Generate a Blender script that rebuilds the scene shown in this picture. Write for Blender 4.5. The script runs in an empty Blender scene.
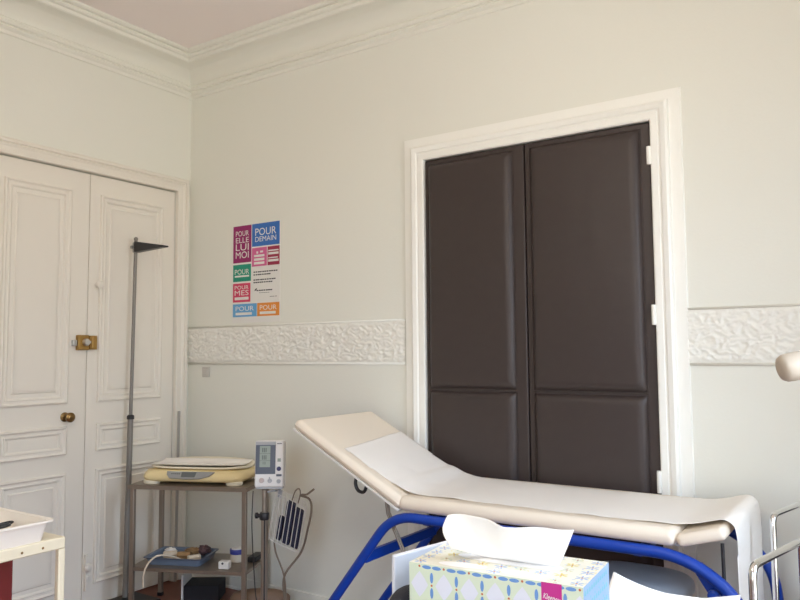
import bpy, bmesh, math, random
from mathutils import Vector, Matrix, noise
random.seed(7)
SC = bpy.context.scene
COL = SC.collection
V = Vector
PI = math.pi

# ------------------------------------------------------------------ materials
def mat(name, col, rough=0.5, metal=0.0, bump=0.0, bscale=200.0, var=0.0, vscale=6.0, spec=0.5, trans=0.0, coat=0.0, stretch=None):
    m = bpy.data.materials.new(name); m.use_nodes = True
    nt = m.node_tree; N = nt.nodes; Lk = nt.links
    b = N['Principled BSDF']
    b.inputs['Base Color'].default_value = (*col, 1)
    b.inputs['Roughness'].default_value = rough
    b.inputs['Metallic'].default_value = metal
    b.inputs['Specular IOR Level'].default_value = spec
    b.inputs['Coat Weight'].default_value = coat
    tc = N.new('ShaderNodeTexCoord')
    if var > 0:
        n = N.new('ShaderNodeTexNoise'); n.inputs['Scale'].default_value = vscale; n.inputs['Detail'].default_value = 5
        src = tc.outputs['Object']
        if stretch:
            mp = N.new('ShaderNodeMapping'); mp.inputs['Scale'].default_value = stretch
            Lk.new(src, mp.inputs['Vector']); src = mp.outputs['Vector']
        Lk.new(src, n.inputs['Vector'])
        r = N.new('ShaderNodeMixRGB'); r.blend_type = 'MIX'
        r.inputs[1].default_value = (*[c * (1 - var) for c in col], 1)
        r.inputs[2].default_value = (*[min(1, c * (1 + var)) for c in col], 1)
        Lk.new(n.outputs['Fac'], r.inputs[0]); Lk.new(r.outputs[0], b.inputs['Base Color'])
    if bump > 0:
        n2 = N.new('ShaderNodeTexNoise'); n2.inputs['Scale'].default_value = bscale; n2.inputs['Detail'].default_value = 3
        Lk.new(tc.outputs['Object'], n2.inputs['Vector'])
        bp = N.new('ShaderNodeBump'); bp.inputs['Strength'].default_value = bump; bp.inputs['Distance'].default_value = 0.002
        Lk.new(n2.outputs['Fac'], bp.inputs['Height']); Lk.new(bp.outputs['Normal'], b.inputs['Normal'])
    return m

M = {}
M['wall'] = mat('wall_paint', (.80, .805, .735), .75, bump=.25, bscale=90, spec=.2)
M['ceiling'] = mat('ceiling_paint', (.90, .83, .81), .8, spec=.2)
M['trim'] = mat('trim_paint', (.82, .82, .75), .5, spec=.3)
M['plaster'] = mat('relief_plaster', (.84, .835, .775), .6, bump=.3, bscale=260, spec=.3)
M['door'] = mat('door_paint', (.82, .785, .705), .45, var=.02, vscale=3, spec=.3)
M['lacquer'] = mat('casing_lacquer', (.90, .90, .85), .35, spec=.4)
M['leather'] = mat('brown_leatherette', (.050, .037, .034), .37, bump=.35, bscale=420, var=.08, vscale=20, spec=.4)
M['floor'] = mat('red_brown_floor', (.19, .066, .044), .5, var=.25, vscale=8, stretch=(1, 14, 1))
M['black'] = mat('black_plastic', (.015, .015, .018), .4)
M['blackrub'] = mat('black_cloth', (.02, .02, .026), .8, bump=.4, bscale=500)
M['steel'] = mat('brushed_steel', (.33, .28, .23), .42, metal=.75, var=.1, vscale=40, stretch=(1, 1, .1))
M['rodsteel'] = mat('rod_aluminium', (.42, .42, .41), .4, metal=.7)
M['rodgrey'] = mat('rod_grey_paint', (.24, .225, .205), .45, metal=.3)
M['chrome'] = mat('chrome', (.82, .82, .82), .12, metal=1)
M['brass'] = mat('aged_brass', (.40, .24, .07), .38, metal=.7, var=.2, vscale=60)
M['oldbrass'] = mat('tarnished_brass', (.26, .16, .06), .3, metal=.9, var=.25, vscale=50)
M['silver'] = mat('nickel', (.6, .6, .6), .3, metal=1)
M['white'] = mat('white_plastic', (.82, .82, .81), .35)
M['tray'] = mat('white_tray_plastic', (.90, .83, .74), .3)
M['cream'] = mat('cream_enamel', (.80, .72, .54), .35, var=.05, vscale=25)
M['scale'] = mat('cream_yellow_plastic', (.84, .69, .37), .4)
M['scaletop'] = mat('pale_cream_plastic', (.85, .79, .63), .4)
M['card'] = mat('grey_white_card', (.70, .71, .75), .6)
M['paper'] = mat('white_paper', (.92, .885, .83), .75, bump=.15, bscale=40, spec=.2)
M['sheet'] = mat('bright_paper', (.93, .93, .93), .7, spec=.2)
M['tissue'] = mat('tissue_paper', (.93, .90, .86), .9, bump=.2, bscale=120, spec=.1)
M['vinyl'] = mat('cream_vinyl', (.86, .77, .64), .42, bump=.12, bscale=300, spec=.4)
M['blue'] = mat('blue_enamel', (.006, .050, .36), .35, spec=.4)
M['greyblue'] = mat('grey_blue_vinyl', (.56, .65, .76), .4, bump=.1, bscale=250)
M['navy'] = mat('navy_cuff_cloth', (.016, .018, .045), .75, bump=.4, bscale=400)
M['tubebrown'] = mat('grey_brown_rubber', (.19, .15, .11), .5)
M['wire'] = mat('white_coated_wire', (.72, .71, .67), .4, metal=.2)
M['slate'] = mat('slate_bezel', (.075, .09, .13), .35)
M['lcd'] = mat('lcd_glass', (.30, .36, .31), .25)
M['lcdink'] = mat('lcd_digits', (.10, .13, .12), .4)
M['lens'] = mat('grey_display_panel', (.30, .30, .29), .3)
M['lensdark'] = mat('dark_display_glass', (.13, .14, .14), .2)
M['greyplastic'] = mat('grey_plastic', (.42, .44, .47), .45)
M['button'] = mat('navy_button', (.03, .03, .13), .4)
M['pinkbutton'] = mat('beige_dial', (.55, .46, .44), .4)
M['bluetray'] = mat('blue_grey_tray', (.14, .19, .28), .4)
M['gauze'] = mat('cream_gauze', (.72, .62, .49), .9, bump=.5, bscale=300)
M['brownband'] = mat('brown_bandage', (.36, .22, .10), .85, bump=.5, bscale=300)
M['bluelid'] = mat('blue_lid', (.03, .045, .30), .4)
M['jar'] = mat('jar_plastic', (.62, .58, .50), .25)
M['purplecloth'] = mat('dark_purple_cloth', (.10, .055, .06), .85, bump=.4, bscale=300)
M['brown'] = mat('brown_bag_leather', (.22, .14, .09), .6, bump=.4, bscale=120)
M['red'] = mat('dark_red_board', (.20, .018, .016), .5)
M['beige'] = mat('lamp_beige', (.52, .45, .36), .4)
M['desk'] = mat('desk_laminate', (.50, .47, .43), .5)
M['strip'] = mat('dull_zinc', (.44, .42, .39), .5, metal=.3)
M['switch'] = mat('switch_grey', (.60, .58, .53), .5)
M['ink'] = mat('black_ink', (.05, .05, .06), .7)
M['plum'] = mat('print_plum', (.30, .012, .13), .5)
M['pblue'] = mat('print_blue', (.035, .16, .52), .5)
M['pink'] = mat('print_pink', (.66, .13, .32), .5)
M['dkred'] = mat('print_dark_red', (.35, .025, .075), .5)
M['green'] = mat('print_green', (.012, .30, .20), .5)
M['rose'] = mat('print_rose_red', (.65, .05, .13), .5)
M['sky'] = mat('print_light_blue', (.13, .38, .68), .5)
M['orange'] = mat('print_orange', (.78, .28, .04), .5)
M['pwhite'] = mat('print_white', (.80, .79, .76), .5)
M['carton'] = mat('print_pale_green', (.62, .68, .52), .5)
M['cartontop'] = mat('print_ivory', (.80, .79, .68), .5)
M['petal'] = mat('print_petal_blue', (.13, .27, .56), .5)
M['petalpale'] = mat('print_petal_pale', (.34, .48, .76), .5)
M['lilac'] = mat('print_pale_lilac', (.68, .68, .75), .5)
M['dot'] = mat('print_rust', (.50, .14, .05), .5)
M['cside'] = mat('print_side_blue', (.22, .34, .52), .5)
M['teal'] = mat('print_teal', (.11, .37, .45), .5)
M['yellow'] = mat('print_yellow', (.78, .66, .16), .5)
M['magenta'] = mat('print_magenta', (.50, .012, .22), .5)

def glass():
    m = bpy.data.materials.new('window_glass'); m.use_nodes = True
    nt = m.node_tree; nt.nodes.clear()
    o = nt.nodes.new('ShaderNodeOutputMaterial'); mx = nt.nodes.new('ShaderNodeMixShader')
    t = nt.nodes.new('ShaderNodeBsdfTransparent'); g = nt.nodes.new('ShaderNodeBsdfGlossy'); g.inputs['Roughness'].default_value = .02
    f = nt.nodes.new('ShaderNodeFresnel'); f.inputs['IOR'].default_value = 1.3
    nt.links.new(f.outputs[0], mx.inputs[0]); nt.links.new(t.outputs[0], mx.inputs[1]); nt.links.new(g.outputs[0], mx.inputs[2])
    nt.links.new(mx.outputs[0], o.inputs[0])
    return m
M['glass'] = glass()

# ------------------------------------------------------------------ mesh builder
RM = {}
class MB:
    def __init__(s): s.v = []; s.f = []; s.m = []; s.mi = 0
    def add(s, vs, fs, mi=None):
        o = len(s.v); s.v += [V(p) for p in vs]
        for f in fs: s.f.append([i + o for i in f]); s.m.append(s.mi if mi is None else mi)
        return s
    def obox(s, c, ax, h, mi=None):
        c = V(c); a, b, d = [V(x).normalized() for x in ax]
        vs = [c + a * (i * h[0]) + b * (j * h[1]) + d * (k * h[2]) for i in (-1, 1) for j in (-1, 1) for k in (-1, 1)]
        fs = [(0, 1, 3, 2), (4, 6, 7, 5), (0, 4, 5, 1), (2, 3, 7, 6), (0, 2, 6, 4), (1, 5, 7, 3)]
        if a.cross(b).dot(d) < 0: fs = [f[::-1] for f in fs]
        return s.add(vs, fs, mi)
    def box(s, x0, x1, y0, y1, z0, z1, mi=None):
        return s.obox(((x0 + x1) / 2, (y0 + y1) / 2, (z0 + z1) / 2), ((1, 0, 0), (0, 1, 0), (0, 0, 1)), ((x1 - x0) / 2, (y1 - y0) / 2, (z1 - z0) / 2), mi)
    def tube(s, pts, r, n=12, closed=False, mi=None, caps=True):
        pts = [V(p) for p in pts]; L = len(pts)
        rs = r if isinstance(r, (list, tuple)) else [r] * L
        vs = []; up = None
        for i, p in enumerate(pts):
            if closed: t = (pts[(i + 1) % L] - pts[i - 1]).normalized()
            else: t = (pts[min(i + 1, L - 1)] - pts[max(i - 1, 0)]).normalized()
            if up is None:
                up = V((0, 0, 1)) if abs(t.z) < .9 else V((1, 0, 0))
            a = (up - t * up.dot(t)).normalized(); up = a; b = t.cross(a)
            for k in range(n):
                an = 2 * PI * k / n
                vs.append(p + (a * math.cos(an) + b * math.sin(an)) * rs[i])
        fs = []
        for i in range(L if closed else L - 1):
            j = (i + 1) % L
            for k in range(n):
                fs.append((i * n + k, i * n + (k + 1) % n, j * n + (k + 1) % n, j * n + k))
        if not closed and caps:
            fs.append(tuple(range(n))[::-1]); fs.append(tuple((L - 1) * n + k for k in range(n)))
        return s.add(vs, fs, mi)
    def lathe(s, prof, o, axis=(0, 0, 1), n=28, mi=None, sc=(1, 1), xdir=None):
        ax = V(axis).normalized(); o = V(o)
        a = V(xdir) if xdir else (V((0, 0, 1)) if abs(ax.z) < .9 else V((1, 0, 0)))
        a = (a - ax * a.dot(ax)).normalized(); b = ax.cross(a)
        vs = []
        for r, h in prof:
            for k in range(n):
                an = 2 * PI * k / n
                vs.append(o + ax * h + (a * math.cos(an) * sc[0] + b * math.sin(an) * sc[1]) * r)
        fs = []; L = len(prof)
        for i in range(L - 1):
            for k in range(n): fs.append((i * n + k, i * n + (k + 1) % n, (i + 1) * n + (k + 1) % n, (i + 1) * n + k))
        fs.append(tuple(range(n))[::-1]); fs.append(tuple((L - 1) * n + k for k in range(n)))
        return s.add(vs, fs, mi)
    def grid(s, fn, nu, nv, mi=None, flip=False):
        vs = [fn(i / nu, j / nv) for i in range(nu + 1) for j in range(nv + 1)]
        fs = []
        for i in range(nu):
            for j in range(nv):
                a = i * (nv + 1) + j; q = (a, a + nv + 1, a + nv + 2, a + 1)
                fs.append(q[::-1] if flip else q)
        return s.add(vs, fs, mi)
    def prism(s, poly, o, e1, e2, n, t, mi=None):
        o, e1, e2, n = V(o), V(e1), V(e2), V(n); L = len(poly)
        vs = [o + e1 * a + e2 * b for a, b in poly] + [o + e1 * a + e2 * b + n * t for a, b in poly]
        fs = [tuple(range(L))[::-1], tuple(range(L, 2 * L))] + [(i, (i + 1) % L, (i + 1) % L + L, i + L) for i in range(L)]
        return s.add(vs, fs, mi)
    def sweep(s, path, prof, o, e1, e2, n, closed=False, mi=None):
        """profile (offset along the left normal of the path, height along n), mitred corners"""
        o, e1, e2, n = V(o), V(e1), V(e2), V(n); P = [V(p) for p in path]; L = len(P); K = len(prof)
        vs = []
        for i in range(L):
            d0 = (P[i] - P[i - 1]).normalized() if (closed or i > 0) else None
            d1 = (P[(i + 1) % L] - P[i]).normalized() if (closed or i < L - 1) else None
            if d0 is None: d0 = d1
            if d1 is None: d1 = d0
            n0 = V((-d0.y, d0.x)); n1 = V((-d1.y, d1.x)); mm = (n0 + n1); mm = mm / (1 + n0.dot(n1))
            for a, b in prof:
                q = P[i] + mm * a
                vs.append(o + e1 * q.x + e2 * q.y + n * b)
        fs = []
        for i in range(L if closed else L - 1):
            j = (i + 1) % L
            for k in range(K - 1): fs.append((i * K + k, i * K + k + 1, j * K + k + 1, j * K + k))
        if not closed: fs.append(tuple(range(K))); fs.append(tuple((L - 1) * K + k for k in range(K))[::-1])
        return s.add(vs, fs, mi)
    def build(s, name, m, parent=None, bevel=0, seg=2, smooth=True, solid=0, subsurf=0, angle=35, recalc=True, origin=None):
        me = bpy.data.meshes.new(name)
        if parent is not None: Mx = RM[parent.name]
        else:
            if origin is None:
                xs = [p.x for p in s.v]; ys = [p.y for p in s.v]; zs = [p.z for p in s.v]
                origin = ((min(xs) + max(xs)) / 2, (min(ys) + max(ys)) / 2, min(zs))
            Mx = Matrix.Translation(V(origin))
        inv = Mx.inverted()
        me.from_pydata([inv @ p for p in s.v], [], s.f)
        ms = m if isinstance(m, (list, tuple)) else [m]
        for x in ms: me.materials.append(M[x])
        for p, i in zip(me.polygons, s.m): p.material_index = i
        if recalc:
            bm = bmesh.new(); bm.from_mesh(me); bmesh.ops.recalc_face_normals(bm, faces=bm.faces); bm.to_mesh(me); bm.free()
        if smooth:
            for p in me.polygons: p.use_smooth = True
            if not subsurf: me.set_sharp_from_angle(angle=math.radians(angle))
        me.update()
        ob = bpy.data.objects.new(name, me); COL.objects.link(ob)
        if parent is None: ob.location = Mx.translation
        else: ob.parent = parent
        RM[ob.name] = Mx
        if solid:
            md = ob.modifiers.new('thickness', 'SOLIDIFY'); md.thickness = solid; md.offset = 0
        if bevel:
            md = ob.modifiers.new('bevel', 'BEVEL'); md.width = bevel; md.segments = seg; md.limit_method = 'ANGLE'; md.angle_limit = math.radians(40)
            md.harden_normals = False
        if subsurf:
            md = ob.modifiers.new('sub', 'SUBSURF'); md.levels = subsurf; md.render_levels = subsurf
        return ob

def tag(o, label, cat, group=None, kind=None):
    o['label'] = label; o['category'] = cat
    if group: o['group'] = group
    if kind: o['kind'] = kind
    return o
def struct(o, label=None):
    o['kind'] = 'structure'
    if label: o['label'] = label
    return o
def thing(name, loc, label, cat, rz=0, group=None):
    o = bpy.data.objects.new(name, None); COL.objects.link(o); o.empty_display_size = .1
    o.location = loc; o.rotation_euler = (0, 0, rz)
    RM[o.name] = Matrix.Translation(V(loc)) @ Matrix.Rotation(rz, 4, 'Z')
    return tag(o, label, cat, group)
def rounded(pts, r, n=6):
    """polyline with filleted corners"""
    pts = [V(p) for p in pts]; out = [pts[0]]
    for i in range(1, len(pts) - 1):
        a, b, c = pts[i - 1], pts[i], pts[i + 1]
        u = (a - b); w = (c - b); q = min(r, u.length * .49, w.length * .49)
        p0 = b + u.normalized() * q; p1 = b + w.normalized() * q
        for k in range(n + 1):
            t = k / n; out.append(p0 * (1 - t) ** 2 + b * 2 * t * (1 - t) + p1 * t * t)
    out.append(pts[-1]); return out
def smoothpath(pts, n=8):
    pts = [V(p) for p in pts]; P = [pts[0] * 2 - pts[1]] + pts + [pts[-1] * 2 - pts[-2]]; out = []
    for i in range(1, len(P) - 2):
        for k in range(n):
            t = k / n; a, b, c, d = P[i - 1], P[i], P[i + 1], P[i + 2]
            out.append(.5 * ((2 * b) + (c - a) * t + (2 * a - 5 * b + 4 * c - d) * t * t + (3 * b - a - 3 * c + d) * t ** 3))
    out.append(pts[-1]); return out
TXT = {}
def text_geo(body, bold=0.0):
    """triangulated letters scaled to a unit box"""
    if body in TXT: return TXT[body]
    c = bpy.data.curves.new('t', 'FONT'); c.body = body; c.offset = bold; c.resolution_u = 3
    o = bpy.data.objects.new('t', c); COL.objects.link(o)
    dg = bpy.context.evaluated_depsgraph_get(); me = bpy.data.meshes.new_from_object(o.evaluated_get(dg))
    vs = [v.co.copy() for v in me.vertices]; fs = [tuple(p.vertices) for p in me.polygons]
    x0 = min(v.x for v in vs); x1 = max(v.x for v in vs); y0 = min(v.y for v in vs); y1 = max(v.y for v in vs)
    vs = [((v.x - x0) / (x1 - x0), (v.y - y0) / (y1 - y0)) for v in vs]
    bpy.data.objects.remove(o); bpy.data.curves.remove(c); bpy.data.meshes.remove(me)
    TXT[body] = (vs, fs); return TXT[body]
def put_text(mb, body, o, e1, e2, w, h, mi=None, bold=0.0):
    vs, fs = text_geo(body, bold); o, e1, e2 = V(o), V(e1), V(e2)
    mb.add([o + e1 * (a * w) + e2 * (b * h) for a, b in vs], fs, mi)
X, Y, Z = V((1, 0, 0)), V((0, 1, 0)), V((0, 0, 1))

# ------------------------------------------------------------------ room shell
RX, RY, CH = 4.75, -5.3, 3.37          # room: x 0..RX, y RY..0, height CH
struct(MB().box(-.3, RX + .3, RY - .3, .3, -.1, 0).build('floor', 'floor', smooth=False), 'red-brown wooden floor')
struct(MB().box(-.3, RX + .3, RY - .3, .3, CH, CH + .1).build('ceiling', 'ceiling', smooth=False), 'pale ceiling')
DL0, DL1, DLH = -1.357, -.118, 2.49   # left double door opening
w = MB(); w.box(-.3, -.06, RY - .3, .3, 0, CH)
w.box(-.06, 0, DL1, .0, 0, CH); w.box(-.06, 0, RY, DL0, 0, CH); w.box(-.06, 0, DL0, DL1, DLH, CH)
struct(w.build('wall_left', 'wall', smooth=False), 'off-white wall with the panelled double door')
PD0, PD1, PDH = 1.847, 3.016, 2.436   # padded door opening
w = MB(); w.box(-.06, RX + .3, .06, .3, 0, CH)
w.box(-.0, PD0, 0, .06, 0, CH); w.box(PD1, RX, 0, .06, 0, CH); w.box(PD0, PD1, 0, .06, PDH, CH)
struct(w.build('wall_back', 'wall', smooth=False), 'off-white wall with the padded door')
W0, W1, WZ0, WZ1 = -2.15, -.95, .12, 2.9
w = MB(); w.box(RX, RX + .3, RY, W0, 0, CH); w.box(RX, RX + .3, W1, .06, 0, CH); w.box(RX, RX + .3, W0, W1, 0, WZ0); w.box(RX, RX + .3, W0, W1, WZ1, CH)
struct(w.build('wall_right', 'wall', smooth=False))
U0, U1 = 3.3, 4.65
w = MB(); w.box(-.06, U0, RY - .3, RY, 0, CH); w.box(U1, RX + .3, RY - .3, RY, 0, CH); w.box(U0, U1, RY - .3, RY, 0, WZ0); w.box(U0, U1, RY - .3, RY, WZ1, CH)
struct(w.build('wall_front', 'wall', smooth=False))
def window(name, o, e, L):
    """two-casement window; o = low corner, e = horizontal direction, L = width"""
    o = V(o); e = V(e); nn = e.cross(Z); H = WZ1 - WZ0; k = .05
    def bar(m, a0, a1, b0, b1, t=.03): m.obox(o + e * ((a0 + a1) / 2) + Z * ((b0 + b1) / 2), (e, nn, Z), ((a1 - a0) / 2, t, (b1 - b0) / 2))
    m = MB(); bar(m, 0, k, 0, H, .04); bar(m, L - k, L, 0, H, .04); bar(m, k, L - k, 0, k, .04); bar(m, k, L - k, H - k, H, .04)
    r = struct(m.build(name, 'lacquer', bevel=.004)); 
    for q in (0, 1):
        a0 = k + .003 + q * (L - 2 * k) / 2; a1 = a0 + (L - 2 * k) / 2 - .006
        m = MB(); bar(m, a0, a0 + .05, k + .003, H - k - .003); bar(m, a1 - .05, a1, k + .003, H - k - .003); bar(m, a0 + .05, a1 - .05, k + .003, k + .06); bar(m, a0 + .05, a1 - .05, H - k - .06, H - k - .003)
        m.build('casement', 'lacquer', r, bevel=.004)
        m = MB(); bar(m, a0 + .05, a1 - .05, k + .06, H - k - .06, .003); m.build('pane', 'glass', r, smooth=False)
    return r
window('window_1', (RX + .1, W0, WZ0), Y, W1 - W0)
window('window_2', (U0, RY - .1, WZ0), X, U1 - U0)

# cornice, swept round the room with mitred corners (path anticlockwise seen from above, left normal = inwards)
prof = [(0, 3.135), (.008, 3.14), (.008, 3.158), (.016, 3.163), (.024, 3.175), (.018, 3.186), (.03, 3.19), (.036, 3.203), (.032, 3.214), (.024, 3.218)]
for k in range(11):
    t = k / 10 * PI / 2
    prof.append((.028 + .125 * (1 - math.cos(t)), 3.222 + .088 * math.sin(t)))
prof += [(.158, 3.306), (.166, 3.312), (.168, 3.328), (.182, 3.332), (.190, 3.340), (.188, 3.350), (.204, 3.353), (.214, 3.362), (.216, CH)]
m = MB(); m.sweep([(0, 0), (0, RY), (RX, RY), (RX, 0)], prof, (0, 0, 0), X, Y, Z, closed=True)
struct(m.build('trim_1', 'trim', angle=25), 'moulded plaster cornice below the ceiling')

# relief frieze
def frieze(name, x0, x1):
    z0, z1 = 1.373, 1.595; nx = int((x1 - x0) / .0042); nz = 52
    def fn(u, v):
        x = x0 + u * (x1 - x0); z = z0 + v * (z1 - z0)
        p = V((x * 27, z * 36, 3.1))
        d = noise.noise_vector(p * .6) * .9
        h = 1 - abs(noise.noise(p + d)) * 2.2
        h2 = 1 - abs(noise.noise((p + d) * 2.1 + V((7, 3, 1)))) * 2.0
        h = max(0, .45 * h + .30 * h2 + .45 * (noise.fractal(p * 1.7, 1, 2.1, 3) * .5 + .4))
        e = min(1, min(v, 1 - v) * 14)
        return V((x, -.003 - .011 * (h ** 1.3) * e, z))
    m = MB(); m.grid(fn, nx, nz)
    for a, b in ((z0 - .012, z0), (z1, z1 + .010)):
        m.box(x0, x1, -.007, 0, a, b)
    return struct(m.build(name, 'plaster', angle=180, recalc=False), 'white embossed relief band across the wall')
frieze('trim_2', .002, 1.712); frieze('trim_3', 3.139, RX)

# casings
cas = [(0, 0), (0, .022), (.004, .026), (.018, .026), (.022, .020), (.050, .018), (.056, .022), (.066, .026), (.074, .022), (.076, .03), (.092, .034), (.100, .028), (.100, 0)]
cas2 = [(a * .62 / .72, b) for a, b in cas]
m = MB(); m.sweep([(-DL1, 0.0), (-DL1, DLH), (-DL0, DLH), (-DL0, 0.0)], [(a * .86, b) for a, b in cas], (0, 0, 0), -Y, Z, X)
trim4 = struct(m.build('trim_4', 'door', angle=25), 'moulded white casing of the panelled door')
pc = [(0, -.05), (0, .026), (.006, .030), (.030, .030), (.034, .026), (.040, .026), (.046, .034), (.066, .040), (.076, .034), (.080, .014), (.126, .012), (.130, 0)]
m = MB(); m.sweep([(PD1, 0), (PD1, PDH), (PD0, PDH), (PD0, 0)], [(-a, b) for a, b in pc], (0, 0, 0), X, Z, -Y)
struct(m.build('trim_5', 'lacquer', angle=25), 'white lacquered casing of the padded door')

# baseboards
bb = [(0, 0), (.020, 0), (.020, .012), (.013, .016), (.013, .052), (.010, .060), (.010, .070), (0, .073)]
def baseboard(name, path):
    m = MB(); m.sweep(path, bb, (0, 0, 0), X, Y, Z); return struct(m.build(name, 'trim', angle=25))
baseboard('baseboard_back', [(PD0 - .131, 0), (.002, 0)])
baseboard('baseboard_back_right', [(RX - .001, 0), (PD1 + .131, 0)])
baseboard('baseboard_left', [(0, DL0 - .09), (0, RY + .001)])
baseboard('baseboard_front', [(.021, RY), (RX - .021, RY)])
baseboard('baseboard_right', [(RX, RY + .021), (RX, -.021)])

# ------------------------------------------------------------------ panelled double door (left wall)
mould = [(0, 0), (.002, .012), (.010, .017), (.016, .012), (.020, .008), (.030, .007), (.034, .011), (.040, .009), (.046, .001), (.050, 0)]
def leaf(name, y0, y1, py0, py1, label):
    m = MB(); m.box(-.045, -.004, y0, y1, .006, DLH - .006)
    d = struct(m.build(name, 'door', bevel=.003), label)
    for nm, z0, z1 in (('upper_panel', 1.155, 2.372), ('middle_panel', .872, 1.032), ('lower_panel', .125, .774)):
        m = MB()
        path = [(py0, z0), (py1, z0), (py1, z1), (py0, z1)]
        m.sweep(path, mould, (-.004, 0, 0), Y, Z, X, closed=True)
        q = .085 if nm != 'middle_panel' else .062
        if nm != 'middle_panel':
            m.sweep([(py0 + .05, z0 + .05), (py1 - .05, z0 + .05), (py1 - .05, z1 - .05), (py0 + .05, z1 - .05)], [(0, .0005), (.016, .0005), (.022, .007), (.03, .007)], (-.004, 0, 0), Y, Z, X, closed=True)
        m.box(-.006, .003 if nm != 'middle_panel' else -.001, py0 + q - .006, py1 - q + .006, z0 + q - .006, z1 - q + .006)
        m.build(nm, 'door', d, angle=25)
    return d
d1 = leaf('door_1', -1.353, -.737, -1.238, -.852, 'white panelled door leaf with brass knob')
d2 = leaf('door_2', -.733, -.122, -.668, -.218, 'white panelled door leaf behind the height rod')
# brass knob
m = MB(); m.lathe([(.026, 0), (.026, .004), (.018, .008), (.009, .012), (.009, .034), (.020, .040), (.027, .050), (.027, .060), (.018, .068), (.004, .070)], (-.004, -.863, 1.083), X, 24)
k = m.build('knob', 'oldbrass', d1); k['label'] = 'tarnished brass door knob'
m = MB(); m.lathe([(.011, 0), (.011, .005), (.007, .007)], (-.004, -.822, 1.088), X, 16); m.box(-.002, .010, -.826, -.818, 1.076, 1.100)
m.build('latch_turn', 'oldbrass', d1)
m = MB(); m.box(-.004, .026, -.808, -.739, 1.455, 1.541); b = m.build('rim_lock', 'brass', d1, bevel=.004); b['label'] = 'brass rim lock body'
m = MB(); m.lathe([(.021, 0), (.021, .014), (.016, .02), (.006, .021)], (.026, -.764, 1.50), X, 24); m.box(.03, .052, -.782, -.746, 1.494, 1.506); m.build('lock_cylinder', 'silver', b)
m = MB(); m.box(-.004, .020, -.835, -.811, 1.478, 1.512); m.build('lock_slide', 'silver', d1, bevel=.003)
m = MB(); m.box(-.004, .022, -.731, -.686, 1.458, 1.538); m.tube([(.022, -.718, 1.465), (.022, -.718, 1.531)], .008, 10); b = m.build('lock_keep', 'brass', d2, bevel=.003); b['label'] = 'brass lock keep'
m = MB(); m.lathe([(.014, 0), (.010, .012), (.012, .02), (.021, .03), (.023, .042), (.014, .054), (.003, .056)], (-.004, -.681, 1.835), X, 20); m.build('knob', 'door', d2)
m = MB(); m.box(-.004, .016, -.726, -.706, .10, .30); m.lathe([(.022, 0), (.024, .012), (.016, .022), (.004, .025)], (.014, -.714, .23), X, 18); m.box(-.004, .022, -.722, -.696, .165, .185)
m.build('floor_bolt', 'door', d2, bevel=.002)

# ------------------------------------------------------------------ padded double door
def pad(x0, x1, z0, z1):
    nx, nz = max(8, int((x1 - x0) / .010)), max(8, int((z1 - z0) / .010))
    def fn(u, v):
        x = x0 + (x1 - x0) * u; z = z0 + (z1 - z0) * v
        d1_ = min(x - x0, x1 - x); d2_ = min(z - z0, z1 - z)
        def e(d): t = min(1, max(0, d) / .042); return math.sqrt(max(0, 1 - (1 - t) ** 2))
        h = .024 * e(d1_) * e(d2_) + .006 * math.sin(PI * u) * math.sin(PI * v)
        h += .0010 * noise.noise(V((x * 9, z * 5, 0)))* e(d1_) * e(d2_)
        return V((x, -.014 - h, z))
    return MB().grid(fn, nx, nz)
def stitch(m, x0, x1, z0, z1, y=-.0142):
    m.tube([(x0, y, z0), (x1, y, z0), (x1, y, z1), (x0, y, z1)], .0028, 6, closed=True)
def padded(name, x0, x1, px0, px1, label):
    m = MB(); m.box(x0, x1, -.014, .035, .008, PDH - .005)
    d = struct(m.build(name, 'leather', bevel=.006, seg=3), label)
    for nm, z0, z1 in (('upper_panel', 1.246, 2.405), ('lower_panel', .05, 1.228)):
        p = pad(px0, px1, z0, z1); o = p.build(nm, 'leather', d, angle=180)
        s = MB(); stitch(s, px0 - .004, px1 + .004, z0 - .003, z1 + .003); s.build('piping', 'leather', o)
    return d
d3 = padded('door_3', 1.850, 2.411, 1.872, 2.350, 'brown padded door leaf on the left')
d4 = padded('door_4', 2.417, 3.012, 2.446, 2.966, 'brown padded door leaf with white hinges')
for z0, z1 in ((2.238, 2.318), (1.536, 1.623), (.823, .916)):
    m = MB(); m.tube([(3.010, -.030, z0), (3.010, -.030, z1)], .010, 14); m.box(3.000, 3.014, -.034, -.013, z0 + .004, z1 - .004)
    h = m.build('hinge', 'lacquer', d4, bevel=.001); h['label'] = 'white painted hinge'

# ------------------------------------------------------------------ wall things
m = MB(); m.box(.143, .209, -.010, 0, 1.280, 1.345); r = m.build('light_switch', 'switch', bevel=.004)
tag(r, 'small square grey-white switch plate on the wall under the relief band', 'light switch')
m = MB(); m.box(.158, .194, -.015, -.009, 1.296, 1.329); m.build('rocker', 'switch', r, bevel=.002)

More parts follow.
